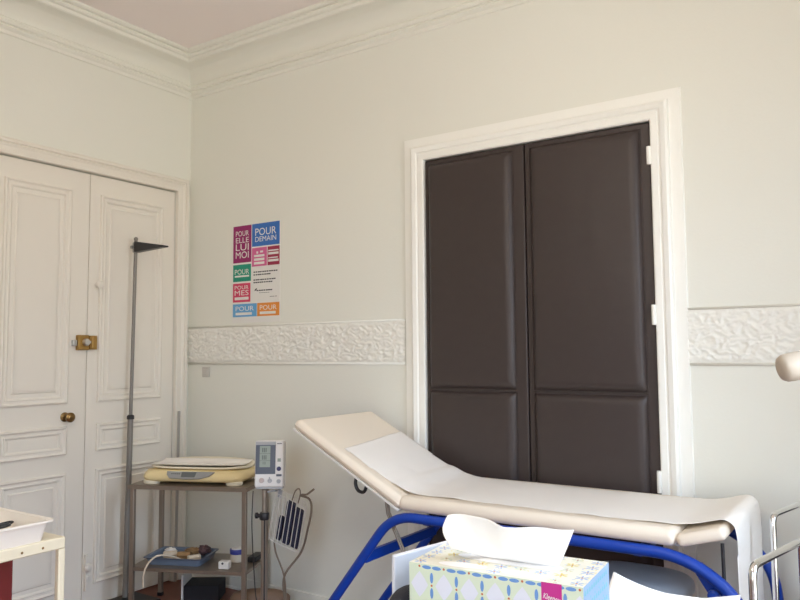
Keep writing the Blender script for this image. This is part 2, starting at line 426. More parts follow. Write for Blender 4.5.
# poster
px, pz, pw, ph = .415, 1.653, .394, .576
tilt = lambda u, v: V((px + u * pw, -.0042, pz + ph * (1 - v)))
m = MB(); m.box(px - .004, px + pw + .004, -.003, -.0005, pz - .034, pz + ph + .004)
ps = m.build('poster', 'pwhite', smooth=False); tag(ps, 'colourful poster of lettered colour blocks on the wall left of the padded door', 'poster')
def block(u0, u1, v0, v1, mt, lines, tm='pwhite', lh=.8, inset=.08):
    q0 = tilt(u0, v1); q1 = tilt(u1, v0)
    b = MB(); b.box(q0.x, q1.x, -.0036, -.0029, q0.z, q1.z)
    W = q1.x - q0.x; H = q1.z - q0.z
    o = V((q0.x, -.0039, q0.z)); 
    for (t, a, c, h) in lines:      # text or None (unreadable bar), left, low, width/height fractions
        if isinstance(h, tuple): wd, hh = h
        else: wd, hh = 1 - 2 * a, h
        oo = o + X * (a * W) + Z * (c * H)
        if t is None: b.add([oo, oo + X * wd * W, oo + X * wd * W + Z * hh * H, oo + Z * hh * H], [(0, 1, 2, 3)], 1)
        else: put_text(b, t, oo, X, Z, wd * W, hh * H, 1)
    return b.build('colour_block', [mt, tm], ps, smooth=False, recalc=False)
block(0, .40, 0, .405, 'plum', [('POUR', .14, .72, .14), ('ELLE', .14, .54, .14), ('LUI', .14, .33, .18), ('MOI', .14, .12, .18)])
block(.415, 1, 0, .245, 'pblue', [('POUR', .12, .47, .32), ('DEMAIN', .12, .2, .22)])
block(.415, .735, .26, .46, 'pink', [(None, .3, .68, (.12, .12)), (None, .55, .72, (.2, .1)), (None, .14, .5, (.7, .12)), (None, .14, .3, (.7, .13)), (None, .14, .1, (.7, .13))])
block(.75, 1, .26, .46, 'dkred', [(None, .06, .74, (.86, .07)), (None, .06, .56, (.86, .12)), (None, .06, .36, (.80, .06)), (None, .06, .18, (.86, .12))])
block(0, .395, .425, .61, 'green', [('POUR', .1, .42, .3), (None, .1, .26, (.8, .1))])
block(0, .385, .63, .835, 'rose', [('POUR', .1, .68, .2), ('MES', .1, .36, .27), (None, .1, .12, (.8, .15))])
block(0, .525, .855, .995, 'sky', [('POUR', .12, .46, .36), (None, .12, .14, (.68, .2))])
block(.535, 1, .855, .995, 'orange', [('POUR', .12, .46, .36), (None, .12, .14, (.72, .2))])
for u0, u1, v, hh in ((.45, .97, .515, .012), (.45, .82, .545, .012), (.45, .93, .60, .012), (.45, .86, .628, .012), (.52, .86, .715, .012), (.57, .80, .745, .004), (.80, .96, .79, .005)):
    b = MB(); q = tilt(u0, v); q2 = tilt(u1, v + hh)
    nseg = max(2, int((u1 - u0) * 22)); 
    for i in range(nseg):
        a = q.x + (q2.x - q.x) * i / nseg; e = a + (q2.x - q.x) / nseg * random.uniform(.7, .95)
        b.box(a, e, -.0036, -.0029, q2.z, q.z)
    b.build('text_line', 'ink', ps, smooth=False)
b = MB()
q = tilt(.47, .70); b.prism([(0, 0), (.018, .004), (.022, .018), (.008, .012)], (q.x, -.0029, q.z - .014), X, Z, -Y, .0007)
b.build('emblem', 'ink', ps, smooth=False)

# zinc strip by the corner
m = MB(); m.obox((.043, -.113, .535), (X, Y, V((0, .012, 1))), (.004, .0085, .53)); 
tag(m.build('metal_strip', 'strip', bevel=.001), 'thin grey metal strip standing upright against the door casing near the corner', 'strip')

# ------------------------------------------------------------------ height rod
hr = thing('height_rod', (.07, -.503, 0), 'tall thin grey height measuring rod with a black headpiece in front of the door', 'height rod')
p0, p1 = V((.07, -.503, .02)), V((.07, -.471, 2.12)); pt = lambda t: p0.lerp(p1, t)
m = MB(); m.tube([p0, pt(.495)], .0165, 16); m.build('lower_tube', 'rodgrey', hr)
m = MB(); m.tube([pt(.49), p1], .0105, 14); m.lathe([(.0125, 0), (.0125, .012), (.006, .018)], p1, Z, 14); m.build('upper_tube', 'rodgrey', hr)
m = MB(); m.lathe([(.021, 0), (.021, .02), (.014, .026)], pt(.488), Z, 18); m.build('collar', 'black', hr)
c = pt(.978)
m = MB(); m.prism([(0, -.030), (.012, -.030), (.272, -.020), (.272, -.011), (.012, .034), (0, .034)], (c.x + .006, c.y - .02, c.z), X, Z, Y, .040); m.build('headpiece', 'black', hr, bevel=.003)
m = MB(); m.lathe([(.017, -.03), (.019, -.026), (.019, .026), (.017, .03)], c, Z, 16); m.tube([c, c + V((0, -.034, 0))], .009, 12); m.build('slider', 'rodsteel', hr)
m = MB(); m.box(.02, .26, -.58, -.40, 0, .016); m.build('base_plate', 'black', hr, bevel=.004)

# ------------------------------------------------------------------ steel cart
ca = math.atan2(.397, .918); CU = V((.918, .397, 0)).normalized(); CV = V((-CU.y, CU.x, 0))
CF = V((.288, -.660, 0)); CW, CD, CT, CS = .700, .37, .705, .256
cart = thing('steel_trolley', CF + CU * CW / 2 + CV * CD / 2, 'two-tier grey steel trolley carrying the baby scale', 'trolley', ca)
def cp(u, v, z): return CF + CU * u + CV * v + Z * z
def cbox(m, u0, u1, v0, v1, z0, z1, mi=None): m.obox(cp((u0 + u1) / 2, (v0 + v1) / 2, (z0 + z1) / 2), (CU, CV, Z), ((u1 - u0) / 2, (v1 - v0) / 2, (z1 - z0) / 2), mi)
for nm, z, lip in (('top_shelf', CT, .022), ('lower_shelf', CS, .018)):
    m = MB(); i = 0 if nm == 'top_shelf' else .012
    cbox(m, i, CW - i, i, CD - i, z - .004, z); cbox(m, i, CW - i, i, i + .004, z - lip, z); cbox(m, i, CW - i, CD - i - .004, CD - i, z - lip, z)
    cbox(m, i, i + .004, i, CD - i, z - lip, z); cbox(m, CW - i - .004, CW - i, i, CD - i, z - lip, z)
    m.build(nm, 'steel', cart, bevel=.0015)
m = MB(); cbox(m, .036, CW - .036, CD - .018, CD - .010, CT - .062, CT - .024); m.build('lit_rear_lip', 'strip', cart, bevel=.001)  # paler strip added to show the rear lip catching light
for u in (.022, CW - .022):
    for v in (.022, CD - .022):
        m = MB(); cbox(m, u - .0125, u + .0125, v - .0125, v + .0125, .012, CT - .004); l = m.build('leg', 'steel', cart, bevel=.003)
        m = MB(); cbox(m, u - .014, u + .014, v - .014, v + .014, 0, .02); m.build('foot_cap', 'black', l, bevel=.002)

# baby scale
bs = thing('baby_scale', cp(.373, .185, CT), 'cream yellow baby scale on top of the steel trolley', 'scale', ca)
def rrect(w, d, r, n=6):
    o = []
    for cx, cy, a0 in ((w - r, d - r, 0), (-w + r, d - r, PI / 2), (-w + r, -d + r, PI), (w - r, -d + r, 1.5 * PI)):
        for k in range(n + 1):
            a = a0 + PI / 2 * k / n; o.append((cx + r * math.cos(a), cy + r * math.sin(a)))
    return o
SO = cp(.353, .185, CT + .0005)
def sp(u, v, z): return SO + CU * u + CV * v + Z * z
def loft(m, rings, cap=True, mi=None):
    n = len(rings[0]); vs = [p for r_ in rings for p in r_]; fs = []
    for i in range(len(rings) - 1):
        for k in range(n): fs.append((i * n + k, i * n + (k + 1) % n, (i + 1) * n + (k + 1) % n, (i + 1) * n + k))
    if cap: fs.append(tuple(range(n))[::-1]); fs.append(tuple((len(rings) - 1) * n + k for k in range(n)))
    m.add(vs, fs, mi)
def ring(w, d, r, z, dv=0): return [sp(a, b + dv, z) for a, b in rrect(w, d, r)]
m = MB(); loft(m, [ring(.285, .140, .06, .016), ring(.297, .152, .065, .024), ring(.302, .157, .065, .040), ring(.298, .148, .065, .058), ring(.286, .130, .06, .074)]); m.build('body', 'scale', bs, angle=50)
# weighing tray: shallow trough with a raised back, one sheet with thickness
def trayfn(u, v):
    a = (u - .5) * 2; b = (v - .5) * 2
    h = .077 + .036 * max(0, b) ** 2 * (1 - .55 * abs(a) ** 3) + .010 * max(0, -b) ** 3 + .008 * abs(a) ** 6
    lim = (1 - .10 * abs(b) ** 4); 
    return sp(a * .288 * lim, b * .126 * (1 - .16 * abs(a) ** 4) + .022, h)
m = MB(); m.grid(trayfn, 36, 20); m.build('weighing_tray', 'scaletop', bs, solid=.010, angle=180)
for u in (-.245, .245):
    for v in (-.115, .115):
        m = MB(); m.lathe([(.036, 0), (.040, .006), (.040, .018), (.030, .026)], sp(u, v, 0), Z, 20, sc=(1.2, .8), xdir=CU); m.build('foot', 'scaletop', bs)
# display lens on the front face
m = MB(); pl = [(-.140, .023), (-.137, .002), (-.120, -.016), (-.02, -.021), (.06, -.017), (.11, -.002), (.140, .023)]
fn_ = (CV * -.86 + Z * .5).normalized(); up_ = (CV * .5 + Z * .86).normalized()
oo = sp(.005, -.1535, .0505)
m.prism(pl, oo, CU, up_, fn_, .010); lens = m.build('display_panel', 'lens', bs, bevel=.001)
m = MB(); m.prism([(-.050, -.010), (.030, -.010), (.036, .018), (-.050, .018)], oo + fn_ * .0102, CU, up_, fn_, .001); m.build('screen', 'lensdark', lens)
m = MB()
for i in range(5): m.prism([(-.112 + i * .011, .006), (-.104 + i * .011, .006), (-.104 + i * .011, .010), (-.112 + i * .011, .010)], oo + fn_ * .0102, CU, up_, fn_, .0008)
m.build('panel_print', 'ink', lens)
# paper sheet lying in the scale's tray
def pfn(u, v):
    a = -.97 + u * 1.88; b = -1.02 + v * 1.72
    h = .0915 + .036 * max(0, b) ** 2 * (1 - .55 * abs(a) ** 3) + .010 * max(0, -b) ** 3 + .008 * abs(a) ** 6 + .004 * abs(noise.noise(V((a * 2.5, b * 2, 4)))) + .006 * max(0, .35 - u) * (1 + noise.noise(V((0, b * 3, 1))))
    return sp(a * .285, b * .124 + .020 + .02 * u, h)
m = MB(); m.grid(pfn, 30, 20)
tag(m.build('paper_liner', 'paper', solid=.001, angle=180), 'white crumpled paper sheet lying in the baby scale tray', 'paper')

# things on the lower shelf
LZ = CS + .0005
bt = thing('instrument_tray', cp(.20, .17, LZ), 'shallow blue-grey tray of bandages on the lower trolley shelf', 'tray', ca)
def tring(w, d, z, off=(.240, .178)): return [cp(off[0] + a, off[1] + b, LZ + z) for a, b in rrect(w, d, .02, 4)]
m = MB(); loft(m, [tring(.152, .100, 0), tring(.165, .112, .036), tring(.175, .122, .039), tring(.175, .122, .043), tring(.160, .107, .041), tring(.148, .096, .005)], cap=False)
n_ = len(rrect(1, 1, .1, 4)); 
m.add([cp(.240 + a, .178 + b, LZ + .005) for a, b in rrect(.148, .096, .02, 4)], [tuple(range(n_))]); m.add([cp(.240 + a, .178 + b, LZ) for a, b in rrect(.152, .10, .02, 4)], [tuple(range(n_))[::-1]])
m.build('tray_body', 'bluetray', bt, angle=40, recalc=False)
m = MB(); loft(m, [tring(.1755, .1225, .0385), tring(.1765, .1235, .0405), tring(.1755, .1225, .0432)], cap=False); m.build('rim', 'slate', bt)
def roll(u, v, z, ang, L, r, mt, label):
    d = CU * math.cos(ang) + CV * math.sin(ang); o = cp(u, v, LZ + z)
    m = MB(); m.lathe([(r * .35, -L), (r * .55, -L), (r * .7, -L * .97), (r * .96, -L), (r, -L * .9), (r * 1.02, 0), (r, L * .9), (r * .96, L), (r * .7, L * .97), (r * .35, L)], o, d, 20)
    sd = d.cross(Z)
    s0 = o + sd * r; m.add([s0 + d * L * .9 + Z * .004, s0 - d * L * .9 + Z * .004, s0 - d * L * .95 + sd * .035 - Z * (r * .75), s0 + d * L * .85 + sd * .035 - Z * (r * .75)], [(0, 1, 2, 3), (3, 2, 1, 0)])
    tag(m.build('bandage_roll', mt), label, 'bandage', 'bandages in the blue-grey tray')
roll(.165, .185, .0275, .55, .038, .021, 'gauze', 'cream gauze roll at the left end of the blue-grey tray')
roll(.250, .185, .0275, .25, .036, .021, 'brownband', 'brown bandage roll in the middle of the blue-grey tray, left of a cream one')
roll(.328, .15, .0265, .75, .034, .018, 'gauze', 'cream bandage roll right of the brown one in the blue-grey tray')
def lump(c, rx, ry, rz, amp, seed, f=3.0):
    def fn(u, v):
        a = 2 * PI * u; t = PI * (v - .5); d = V((math.cos(t) * math.cos(a), math.cos(t) * math.sin(a), math.sin(t)))
        k = 1 + amp * noise.noise(d * f + V((seed, 0, 0))) + amp * .5 * noise.noise(d * f * 2.3 + V((0, seed, 0)))
        return V(c) + CU * (d.x * rx * k) + CV * (d.y * ry * k) + Z * (d.z * rz * k)
    return MB().grid(fn, 32, 18)
tag(lump(cp(.358, .215, LZ + .054), .034, .03, .024, .5, 4.2).build('dark_cloth', 'purplecloth', angle=180), 'dark purplish rumpled cloth at the right end of the blue-grey tray', 'cloth')
tag(lump(cp(.275, .250, LZ + .036), .045, .024, .018, .5, 9.1).build('gauze_wad', 'brownband', angle=180), 'crumpled brown wad at the back of the blue-grey tray', 'wad')
tag(lump(cp(.135, .245, LZ + .034), .034, .024, .016, .45, 2.7).build('gauze_wad', 'paper', angle=180), 'crumpled white wad at the left end of the blue-grey tray', 'wad')
# hanging strap out of the tray, draped over the front
st = smoothpath([cp(.285, .105, LZ + .020), cp(.23, .105, LZ + .040), cp(.185, .085, LZ + .052), cp(.150, .046, LZ + .053), cp(.128, -.004, LZ + .022), cp(.114, -.014, LZ - .03), cp(.112, -.014, LZ - .10)])
m = MB(); m.tube(st, .0052, 10)
tag(m.build('white_strap', 'gauze', angle=180), 'pale strap hanging out of the blue-grey tray over the shelf edge', 'strap')
m = MB(); m.obox(cp(.548, .068, LZ + .0212), (CU, CV, Z), (.030, .022, .021)); r = m.build('small_box', 'white', bevel=.006, seg=3); tag(r, 'small white box at the front of the lower trolley shelf', 'box')
m = MB(); m.lathe([(.006, 0), (.006, .002)], cp(.544, .0455, LZ + .032), -CV, 12); m.build('hole', 'ink', r)
jr = thing('jar', cp(.560, .215, LZ), 'round jar with a blue lid on the lower trolley shelf', 'jar')
m = MB(); m.lathe([(.036, 0), (.040, .004), (.040, .040), (.037, .046)], cp(.560, .215, LZ), Z, 28); m.build('jar_body', 'jar', jr)
m = MB(); m.lathe([(.042, .044), (.043, .048), (.043, .066), (.041, .070)], cp(.560, .215, LZ), Z, 28); m.build('lid', 'bluelid', jr)
m = MB(); m.lathe([(.034, .070), (.034, .074), (.028, .076)], cp(.560, .215, LZ), Z, 28); m.build('lid_cap', 'white', jr)
m = MB(); m.obox(cp(.650, .262, LZ + .014), (CU, CV, Z), (.026, .062, .014)); tag(m.build('shade_block', 'black', bevel=.005), 'flat dark block standing in for the shaded right end of the lower trolley shelf', 'shade block')  # black block added for the shade in the shelf's rear corner
# floor under the trolley
FU = V((.833, .553, 0)).normalized(); FV = V((-FU.y, FU.x, 0))
bo = V((.375, -.355, 0))
bb_ = thing('floor_box', bo + FU * .11 + FV * .08, 'black box with a white end panel on the floor under the steel trolley', 'box')
m = MB(); m.obox(bo + FU * .118 + FV * .09 + Z * .046, (FU, FV, Z), (.102, .085, .046)); m.build('box_body', 'blackrub', bb_, bevel=.004)
m = MB(); m.obox(bo + FU * .008 + FV * .09 + Z * .076, (FU, FV, Z), (.006, .088, .076)); m.build('end_panel', 'white', bb_, bevel=.002)
m = MB()
gc = V((.88, -.225, 0))
def bag(u, v):
    a = 2 * PI * u; t = PI * (v - .5); c = max(0, math.cos(t)); s = math.sin(t)
    c = c ** .6; k = 1 + .05 * noise.noise(V((math.cos(a) * 2, math.sin(a) * 2, s * 2)))
    return gc + FU * (.165 * c * math.cos(a) * k) + FV * (.058 * c * math.sin(a) * k) + Z * (.062 + .062 * (abs(s) ** .7) * (1 if s > 0 else -1))
m.grid(bag, 36, 16); tag(m.build('brown_bag', 'brown', angle=180), 'low brown bag on the floor at the right end of the steel trolley', 'bag')

# ------------------------------------------------------------------ blood pressure monitor on its stand
MU = FU; MN = -FV; PP = V((1.207, -.535, 0))       # facing the camera
ms = thing('monitor_stand', PP, 'upright pole stand carrying the blood pressure monitor', 'stand')
m = MB(); m.tube([PP + Z * .06, PP + Z * .60], .0165, 18); m.tube([PP + Z * .60, PP + Z * .7485], .0125, 16); m.build('pole', 'steel', ms)
m = MB(); m.tube([PP + Z * .06 + MU * .004 + MN * .0165, PP + Z * .60 + MU * .004 + MN * .0165], .0035, 8); m.build('pole_groove', 'black', ms)
m = MB(); m.lathe([(.022, 0), (.024, .004), (.024, .030), (.020, .036)], PP + Z * .600, Z, 20); m.tube([PP + Z * .618 - MU * .016, PP + Z * .620 - MU * .034], .010, 12); m.lathe([(.008, -.006), (.015, 0), (.015, .010), (.006, .014)], PP + Z * .620 - MU * .034, -MU, 14); m.build('clamp', 'black', ms)
m = MB(); m.lathe([(.035, .045), (.035, .085), (.022, .10)], PP, Z, 20); m.build('hub', 'black', ms)
for k in range(5):
    a = 2 * PI * k / 5 + .3; d = V((math.cos(a), math.sin(a), 0))
    m = MB(); m.tube([PP + Z * .065 + d * .02, PP + Z * .050 + d * .20], [.015, .011], 10); l = m.build('base_leg', 'steel', ms)
    m = MB(); m.lathe([(.018, -.009), (.020, -.006), (.020, .006), (.018, .009)], PP + d * .195 + Z * .020, d.cross(Z), 16); m.tube([PP + d * .195 + Z * .02, PP + d * .195 + Z * .05], .006, 8); m.build('castor', 'black', l)
MO = PP + Z * .757
bp = thing('blood_pressure_monitor', MO, 'white blood pressure monitor with grey-green display on a pole stand', 'blood pressure monitor')
mw, mh = .0715, .114
tu = (Z + FV * .10).normalized(); fr = MU.cross(tu) * -1
if fr.dot(MN) < 0: fr = -fr
MC = MO + tu * (mh - .006) + MU * .026 + Z * .010
def mp(a, b, c=0): return MC + MU * a + tu * b + fr * c
m = MB(); m.obox(mp(0, 0, -.01), (MU, tu, fr), (mw, mh, .040)); m.build('housing', 'white', bp, bevel=.008, seg=3)
F0 = .0305
def mx(x): return (x - 232) / 335 * 2 * mw
def mz(y): return -(y - 292) / 475 * 2 * mh
def mbox(m, x0, x1, y0, y1, t, base=F0, mi=None): m.obox(mp((mx(x0) + mx(x1)) / 2, (mz(y0) + mz(y1)) / 2, base + t / 2), (MU, tu, fr), ((mx(x1) - mx(x0)) / 2, abs(mz(y0) - mz(y1)) / 2, t / 2), mi)
m = MB(); mbox(m, 74, 306, 66, 396, .004); m.prism([(mx(74), mz(66)), (mx(306), mz(66)), (mx(306), mz(100)), (mx(74), mz(100))], mp(0, 0, F0 + .004), MU, tu, fr, .0015, 1)
bz = m.build('display_bezel', ['slate', 'greyplastic'], bp, bevel=.0015)
m = MB(); mbox(m, 122, 246, 110, 326, .0012, F0 + .004); l = m.build('screen', 'lcd', bz)
m = MB()
for dx, dy, wdt in ((150, 130, 60), (150, 205, 60), (160, 270, 40)):
    for q in range(3): mbox(m, dx + q * wdt / 3, dx + q * wdt / 3 + wdt / 3 - 8, dy, dy + 44 - (16 if dy > 250 else 0), .0004, F0 + .0052)
mbox(m, 122, 246, 186, 189, .0004, F0 + .0052); mbox(m, 122, 246, 258, 261, .0004, F0 + .0052)
m.build('digits', 'lcdink', l)
def dial(x, y, r, mt, name, hgt=.006):
    m = MB(); m.lathe([(r, 0), (r, hgt * .7), (r * .85, hgt)], mp(mx(x), mz(y), F0), fr, 22); return m.build(name, mt, bp)
dial(348, 343, .0110, 'button', 'start_button'); dial(150, 460, .0125, 'pinkbutton', 'pressure_knob', .010); dial(245, 465, .0105, 'greyplastic', 'mode_knob', .010); dial(348, 470, .0105, 'greyplastic', 'stop_button')
for x, y in ((245, 440),): 
    m = MB(); mbox(m, x - 6, x + 6, y - 15, y + 22, .004, F0 + .010); m.build('knob_pointer', 'greyplastic', bp)
m = MB(); mbox(m, 318, 382, 398, 420, .003); m.build('pill_button', 'slate', bp, bevel=.001)
m = MB(); mbox(m, 330, 368, 238, 272, .0008); m.build('model_badge', 'lcd', bp)
m = MB()
for i in range(5): mbox(m, 322 + i * 12, 331 + i * 12, 82, 92, .0006)
m.build('maker_print', 'ink', bp)
m = MB(); m.obox(mp(0, -mh - .0035, -.012), (MU, tu, fr), (.066, .006, .034)); m.build('mount_plate', 'greyplastic', bp, bevel=.002)

# wire basket
bk = thing('wire_basket', PP + MU * .10 + Z * .46, 'tilted wire basket of dark cuffs hanging beside the monitor pole', 'basket')
A = V((1.262, -.500, .742)); bu = (V((1.382, -.412, .668)) - A); bv = (V((1.218, -.506, .510)) - A)
bu = bu.normalized(); bv = bv.normalized(); bn = bu.cross(bv).normalized()
if bn.dot(MN) < 0: bn = -bn
BW, BH, BDp = .162, .232, .075
def bpnt(a, b, c): return A + bu * a + bv * b + bn * (c - .03)
m = MB()
for c in (0, BDp):
    rr = rounded([bpnt(0, 0, c), bpnt(BW, 0, c), bpnt(BW, BH, c), bpnt(0, BH, c), bpnt(0, .0001, c)], .02)
    m.tube(rr[:-1], .0022, 8, closed=True)
    for k in range(1, 7): m.tube([bpnt(BW * k / 7, 0, c), bpnt(BW * k / 7, BH, c)], .0021, 6)
for k in range(0, 8): m.tube([bpnt(BW * k / 7, BH, 0), bpnt(BW * k / 7, BH, BDp)], .0015, 6)
for b_ in (0, BH * .33, BH * .66):
    for a_ in (0, BW): m.tube([bpnt(a_, b_, 0), bpnt(a_, b_, BDp)], .0017, 6)
m.build('wire_frame', 'wire', bk)
m = MB(); m.tube([PP + Z * .735 + MU * .0145, PP + Z * .742 + MU * .045, bpnt(.0, .012, -.006)], .004, 8); m.obox(bpnt(.012, .02, -.006), (bu, bv, bn), (.010, .02, .004)); m.build('hanger', 'greyplastic', bk)
def cuff(a0, a1, b0, b1, c0, c1, label):
    m = MB()
    m.obox(bpnt((a0 + a1) / 2, (b0 + b1) / 2, (c0 + c1) / 2), (bu, bv, bn), ((a1 - a0) / 2, (b1 - b0) / 2, (c1 - c0) / 2))
    tag(m.build('pressure_cuff', 'navy', bevel=.006, seg=3), label, 'cuff', 'cuffs in the wire basket')
cuff(.034, .058, .11, .224, .014, .058, 'lower folded navy cuff at the left of the wire basket')
cuff(.062, .107, .018, .224, .012, .064, 'tall folded navy cuff in the middle of the wire basket')
cuff(.110, .154, .035, .224, .014, .062, 'folded navy cuff at the right of the wire basket')
m = MB(); m.tube(smoothpath([bpnt(.085, .012, .045), bpnt(.087, -.005, .045), bpnt(.095, -.045, .045), bpnt(.112, -.062, .042), bpnt(.122, -.040, .042), bpnt(.118, .012, .043)]), .0032, 8)
m.tube(smoothpath([V((1.352, -.432, .716)), V((1.362, -.425, .720)), V((1.383, -.415, .722)), V((1.414, -.397, .748))]), [.005] * 25 , 8)
m.tube(smoothpath([V((1.352, -.432, .716)), V((1.388, -.402, .695)), V((1.399, -.400, .640)), V((1.378, -.405, .545)), V((1.334, -.402, .43)), V((1.270, -.455, .315)), V((1.266, -.449, .19)), V((1.262, -.44, .09)), V((1.28, -.40, .012)), V((1.36, -.34, .008))]), .0055, 10)
m.tube(smoothpath([V((1.238, -.498, .492)), V((1.245, -.49, .43)), V((1.272, -.462, .320)), V((1.271, -.443, .19)), V((1.267, -.43, .09)), V((1.29, -.385, .012)), V((1.38, -.36, .008))]), .0045, 10)
tag(m.build('air_tube', 'tubebrown', angle=180), 'brown-grey rubber air tube looping from the wire basket to the floor', 'tube')
m = MB(); m.tube(smoothpath([V((.955, -.36, .69)), V((.962, -.372, .62)), V((.972, -.385, .5)), V((.982, -.38, .30)), V((.995, -.37, .12)), V((1.02, -.34, .005)), V((1.08, -.2, .005))]), .0028, 8)
tag(m.build('power_cable', 'black', angle=180), 'thin black cable hanging between the trolley leg and the monitor pole', 'cable')

# ------------------------------------------------------------------ examination couch
cc = thing('examination_couch', (2.5, -.39, 0), 'cream examination couch with raised backrest on a blue tubular frame', 'examination couch')
YN, YF = -.70, -.075; YM = (YN + YF) / 2; HW = (YF - YN) / 2
fz = .748
for nm, y in (('side_frame', YN + .012), ('side_frame', YF - .03)):
    m = MB(); m.tube(rounded([(1.515, y, .02), (2.085, y, fz), (3.26, y, fz), (3.44, y, .62), (3.50, y, .02)], .11, 8), .020, 16); o = m.build(nm, 'blue', cc, angle=60)
    for x in (1.515, 3.50):
        m = MB(); m.lathe([(.024, 0), (.025, .004), (.025, .035), (.022, .045)], (x, y, 0), Z, 16); m.build('rubber_foot', 'black', o)
y0, y1 = YN + .012, YF - .03
m = MB(); m.obox((1.938, (y0 + y1) / 2, .553), (Y, X, Z), ((y1 - y0) / 2, .013, .022)); m.build('cross_bar', 'blue', cc, bevel=.004)
m = MB(); m.obox((3.457, (y0 + y1) / 2, .45), (Y, X, Z), ((y1 - y0) / 2, .013, .022)); m.build('cross_bar', 'blue', cc, bevel=.004)
for x in (2.25, 3.1):
    m = MB(); m.obox((x, (y0 + y1) / 2, fz - .012), (Y, X, Z), ((y1 - y0) / 2, .015, .012)); m.build('support_bar', 'blue', cc, bevel=.003)
# diagonal brace at the foot end
p, q = V((3.285, y0 + .036, .715)), V((3.385, y0 + .036, .56)); d = (q - p).normalized()
m = MB(); m.obox((p + q) / 2, (d, Y, d.cross(Y)), ((q - p).length / 2, .008, .019)); br = m.build('brace', 'blue', cc, bevel=.003)
m = MB(); m.lathe([(.012, 0), (.02, .008), (.02, .024), (.012, .03)], p.lerp(q, .55) + V((0, -.008, 0)), -Y, 18); m.build('lock_knob', 'blue', br)
# flat cushion
def cushion(name, c, t, hl, ht, y0=YN, y1=YF, bev=.028):
    t = V(t).normalized(); n = V((-t.z, 0, t.x))
    m = MB(); m.obox((c[0], (y0 + y1) / 2, c[1]), (t, Y, n), (hl, (y1 - y0) / 2, ht))
    return m.build(name, 'vinyl', cc, bevel=bev, seg=6, angle=70)
cushion('mattress', ((2.115 + 3.232) / 2, .801), (1, 0, 0), (3.232 - 2.115) / 2, .030)
m = MB(); m.box(2.13, 3.225, YN + .06, YF - .02, .764, .773); m.build('mattress_board', 'greyplastic', cc)
# backrest, hinged at the joint
bd = V((-.884, 0, .467)).normalized(); bnrm = V((.467, 0, .884)).normalized(); J = V((2.122, 0, .768)); BL = .668
cpt = J + bd * BL / 2 + bnrm * .030
cushion('backrest', (cpt.x, cpt.z), -bd, BL / 2, .0255, YN, YF - .03)
cpt = J + bd * BL / 2 + bnrm * .001
m = MB(); m.obox((cpt.x, YM - .015, cpt.z), (bd, Y, bnrm), (BL / 2 - .006, HW - .022, .0045)); m.build('backrest_board', 'white', cc, bevel=.001)
# foot cushion, tilted up a little
fd = V((.96, 0, .28)).normalized(); fn2 = V((-.28, 0, .96)); J2 = V((3.237, 0, .772)); 
cpt = J2 + fd * .080 + fn2 * .021
cushion('foot_rest', (cpt.x, cpt.z), fd, .080, .021, bev=.018)
for yy in (YN + .05, YF - .05):
    m = MB(); m.tube([(3.366, yy, .795), (3.368, yy, .64)], .006, 10); m.build('bracket', 'black', cc)
# backrest prop and handle
for dy in (0, .014):
    m = MB(); m.tube([(1.985, -.60 + dy, .838), (2.000, -.60 + dy, .730), (2.082, -.60 + dy, .570)], .0055, 10); m.build('prop_rod', 'steel', cc)
m = MB(); m.tube(rounded([(1.880, -.66, .892), (1.874, -.665, .856), (1.888, -.665, .826), (1.925, -.665, .820), (1.934, -.66, .856)], .02), .0075, 10); m.build('backrest_handle', 'black', cc)
# paper roll at the foot end and the paper laid over the couch
top = .8335
path = []
for s in (.440, .36, .28, .20, .13): q = J + bd * s + bnrm * .0585; path.append((q.x, q.z))
path += [(2.075, .868), (2.14, .843), (2.22, top + .002), (2.40, top + .001), (2.65, top), (2.90, top), (3.12, top + .002), (3.22, .838), (3.29, .849), (3.345, .864), (3.376, .868), (3.401, .852), (3.409, .82), (3.411, .77), (3.410, .66), (3.409, .53), (3.411, .40), (3.409, .27)]
pp = smoothpath([V((a, 0, b)) for a, b in path], 6)
def cpf(u, v):
    i = u * (len(pp) - 1); k = min(int(i), len(pp) - 2); q = pp[k].lerp(pp[k + 1], i - k)
    y = -.640 + .500 * v
    e = abs(2 * v - 1)
    on_flat = 1 if 1.7 < q.x < 3.2 else .4
    w = .0060 * on_flat * max(0, noise.noise(V((q.x * 7, y * 5, 1))) + .45 * noise.noise(V((q.x * 19, y * 11, 5))))
    y += .006 * noise.noise(V((q.x * 2.2, v * .3, q.z * 2))) + .004 * noise.noise(V((q.x * 11, v * 2, q.z * 3)))
    if q.x < 1.95: y += (.02 * (v - .5)) 
    lift = .010 * max(0, 1 - abs(q.x - 2.10) / .16) * v
    z = q.z + w + lift
    x = q.x + (.005 * noise.noise(V((0, y * 5, q.z * 3))) if q.z < .76 else 0)
    s_ = max(0, 1 - u / .10) * .050 * (1 - v); x -= bd.x * s_; z -= bd.z * s_; x = q.x + (x - q.x) * -1 if False else x
    return V((x, y, z))
m = MB(); m.grid(cpf, 220, 48)
tag(m.build('couch_paper', 'paper', solid=.0012, angle=180), 'white paper sheet laid along the couch and hanging over its foot end', 'paper')

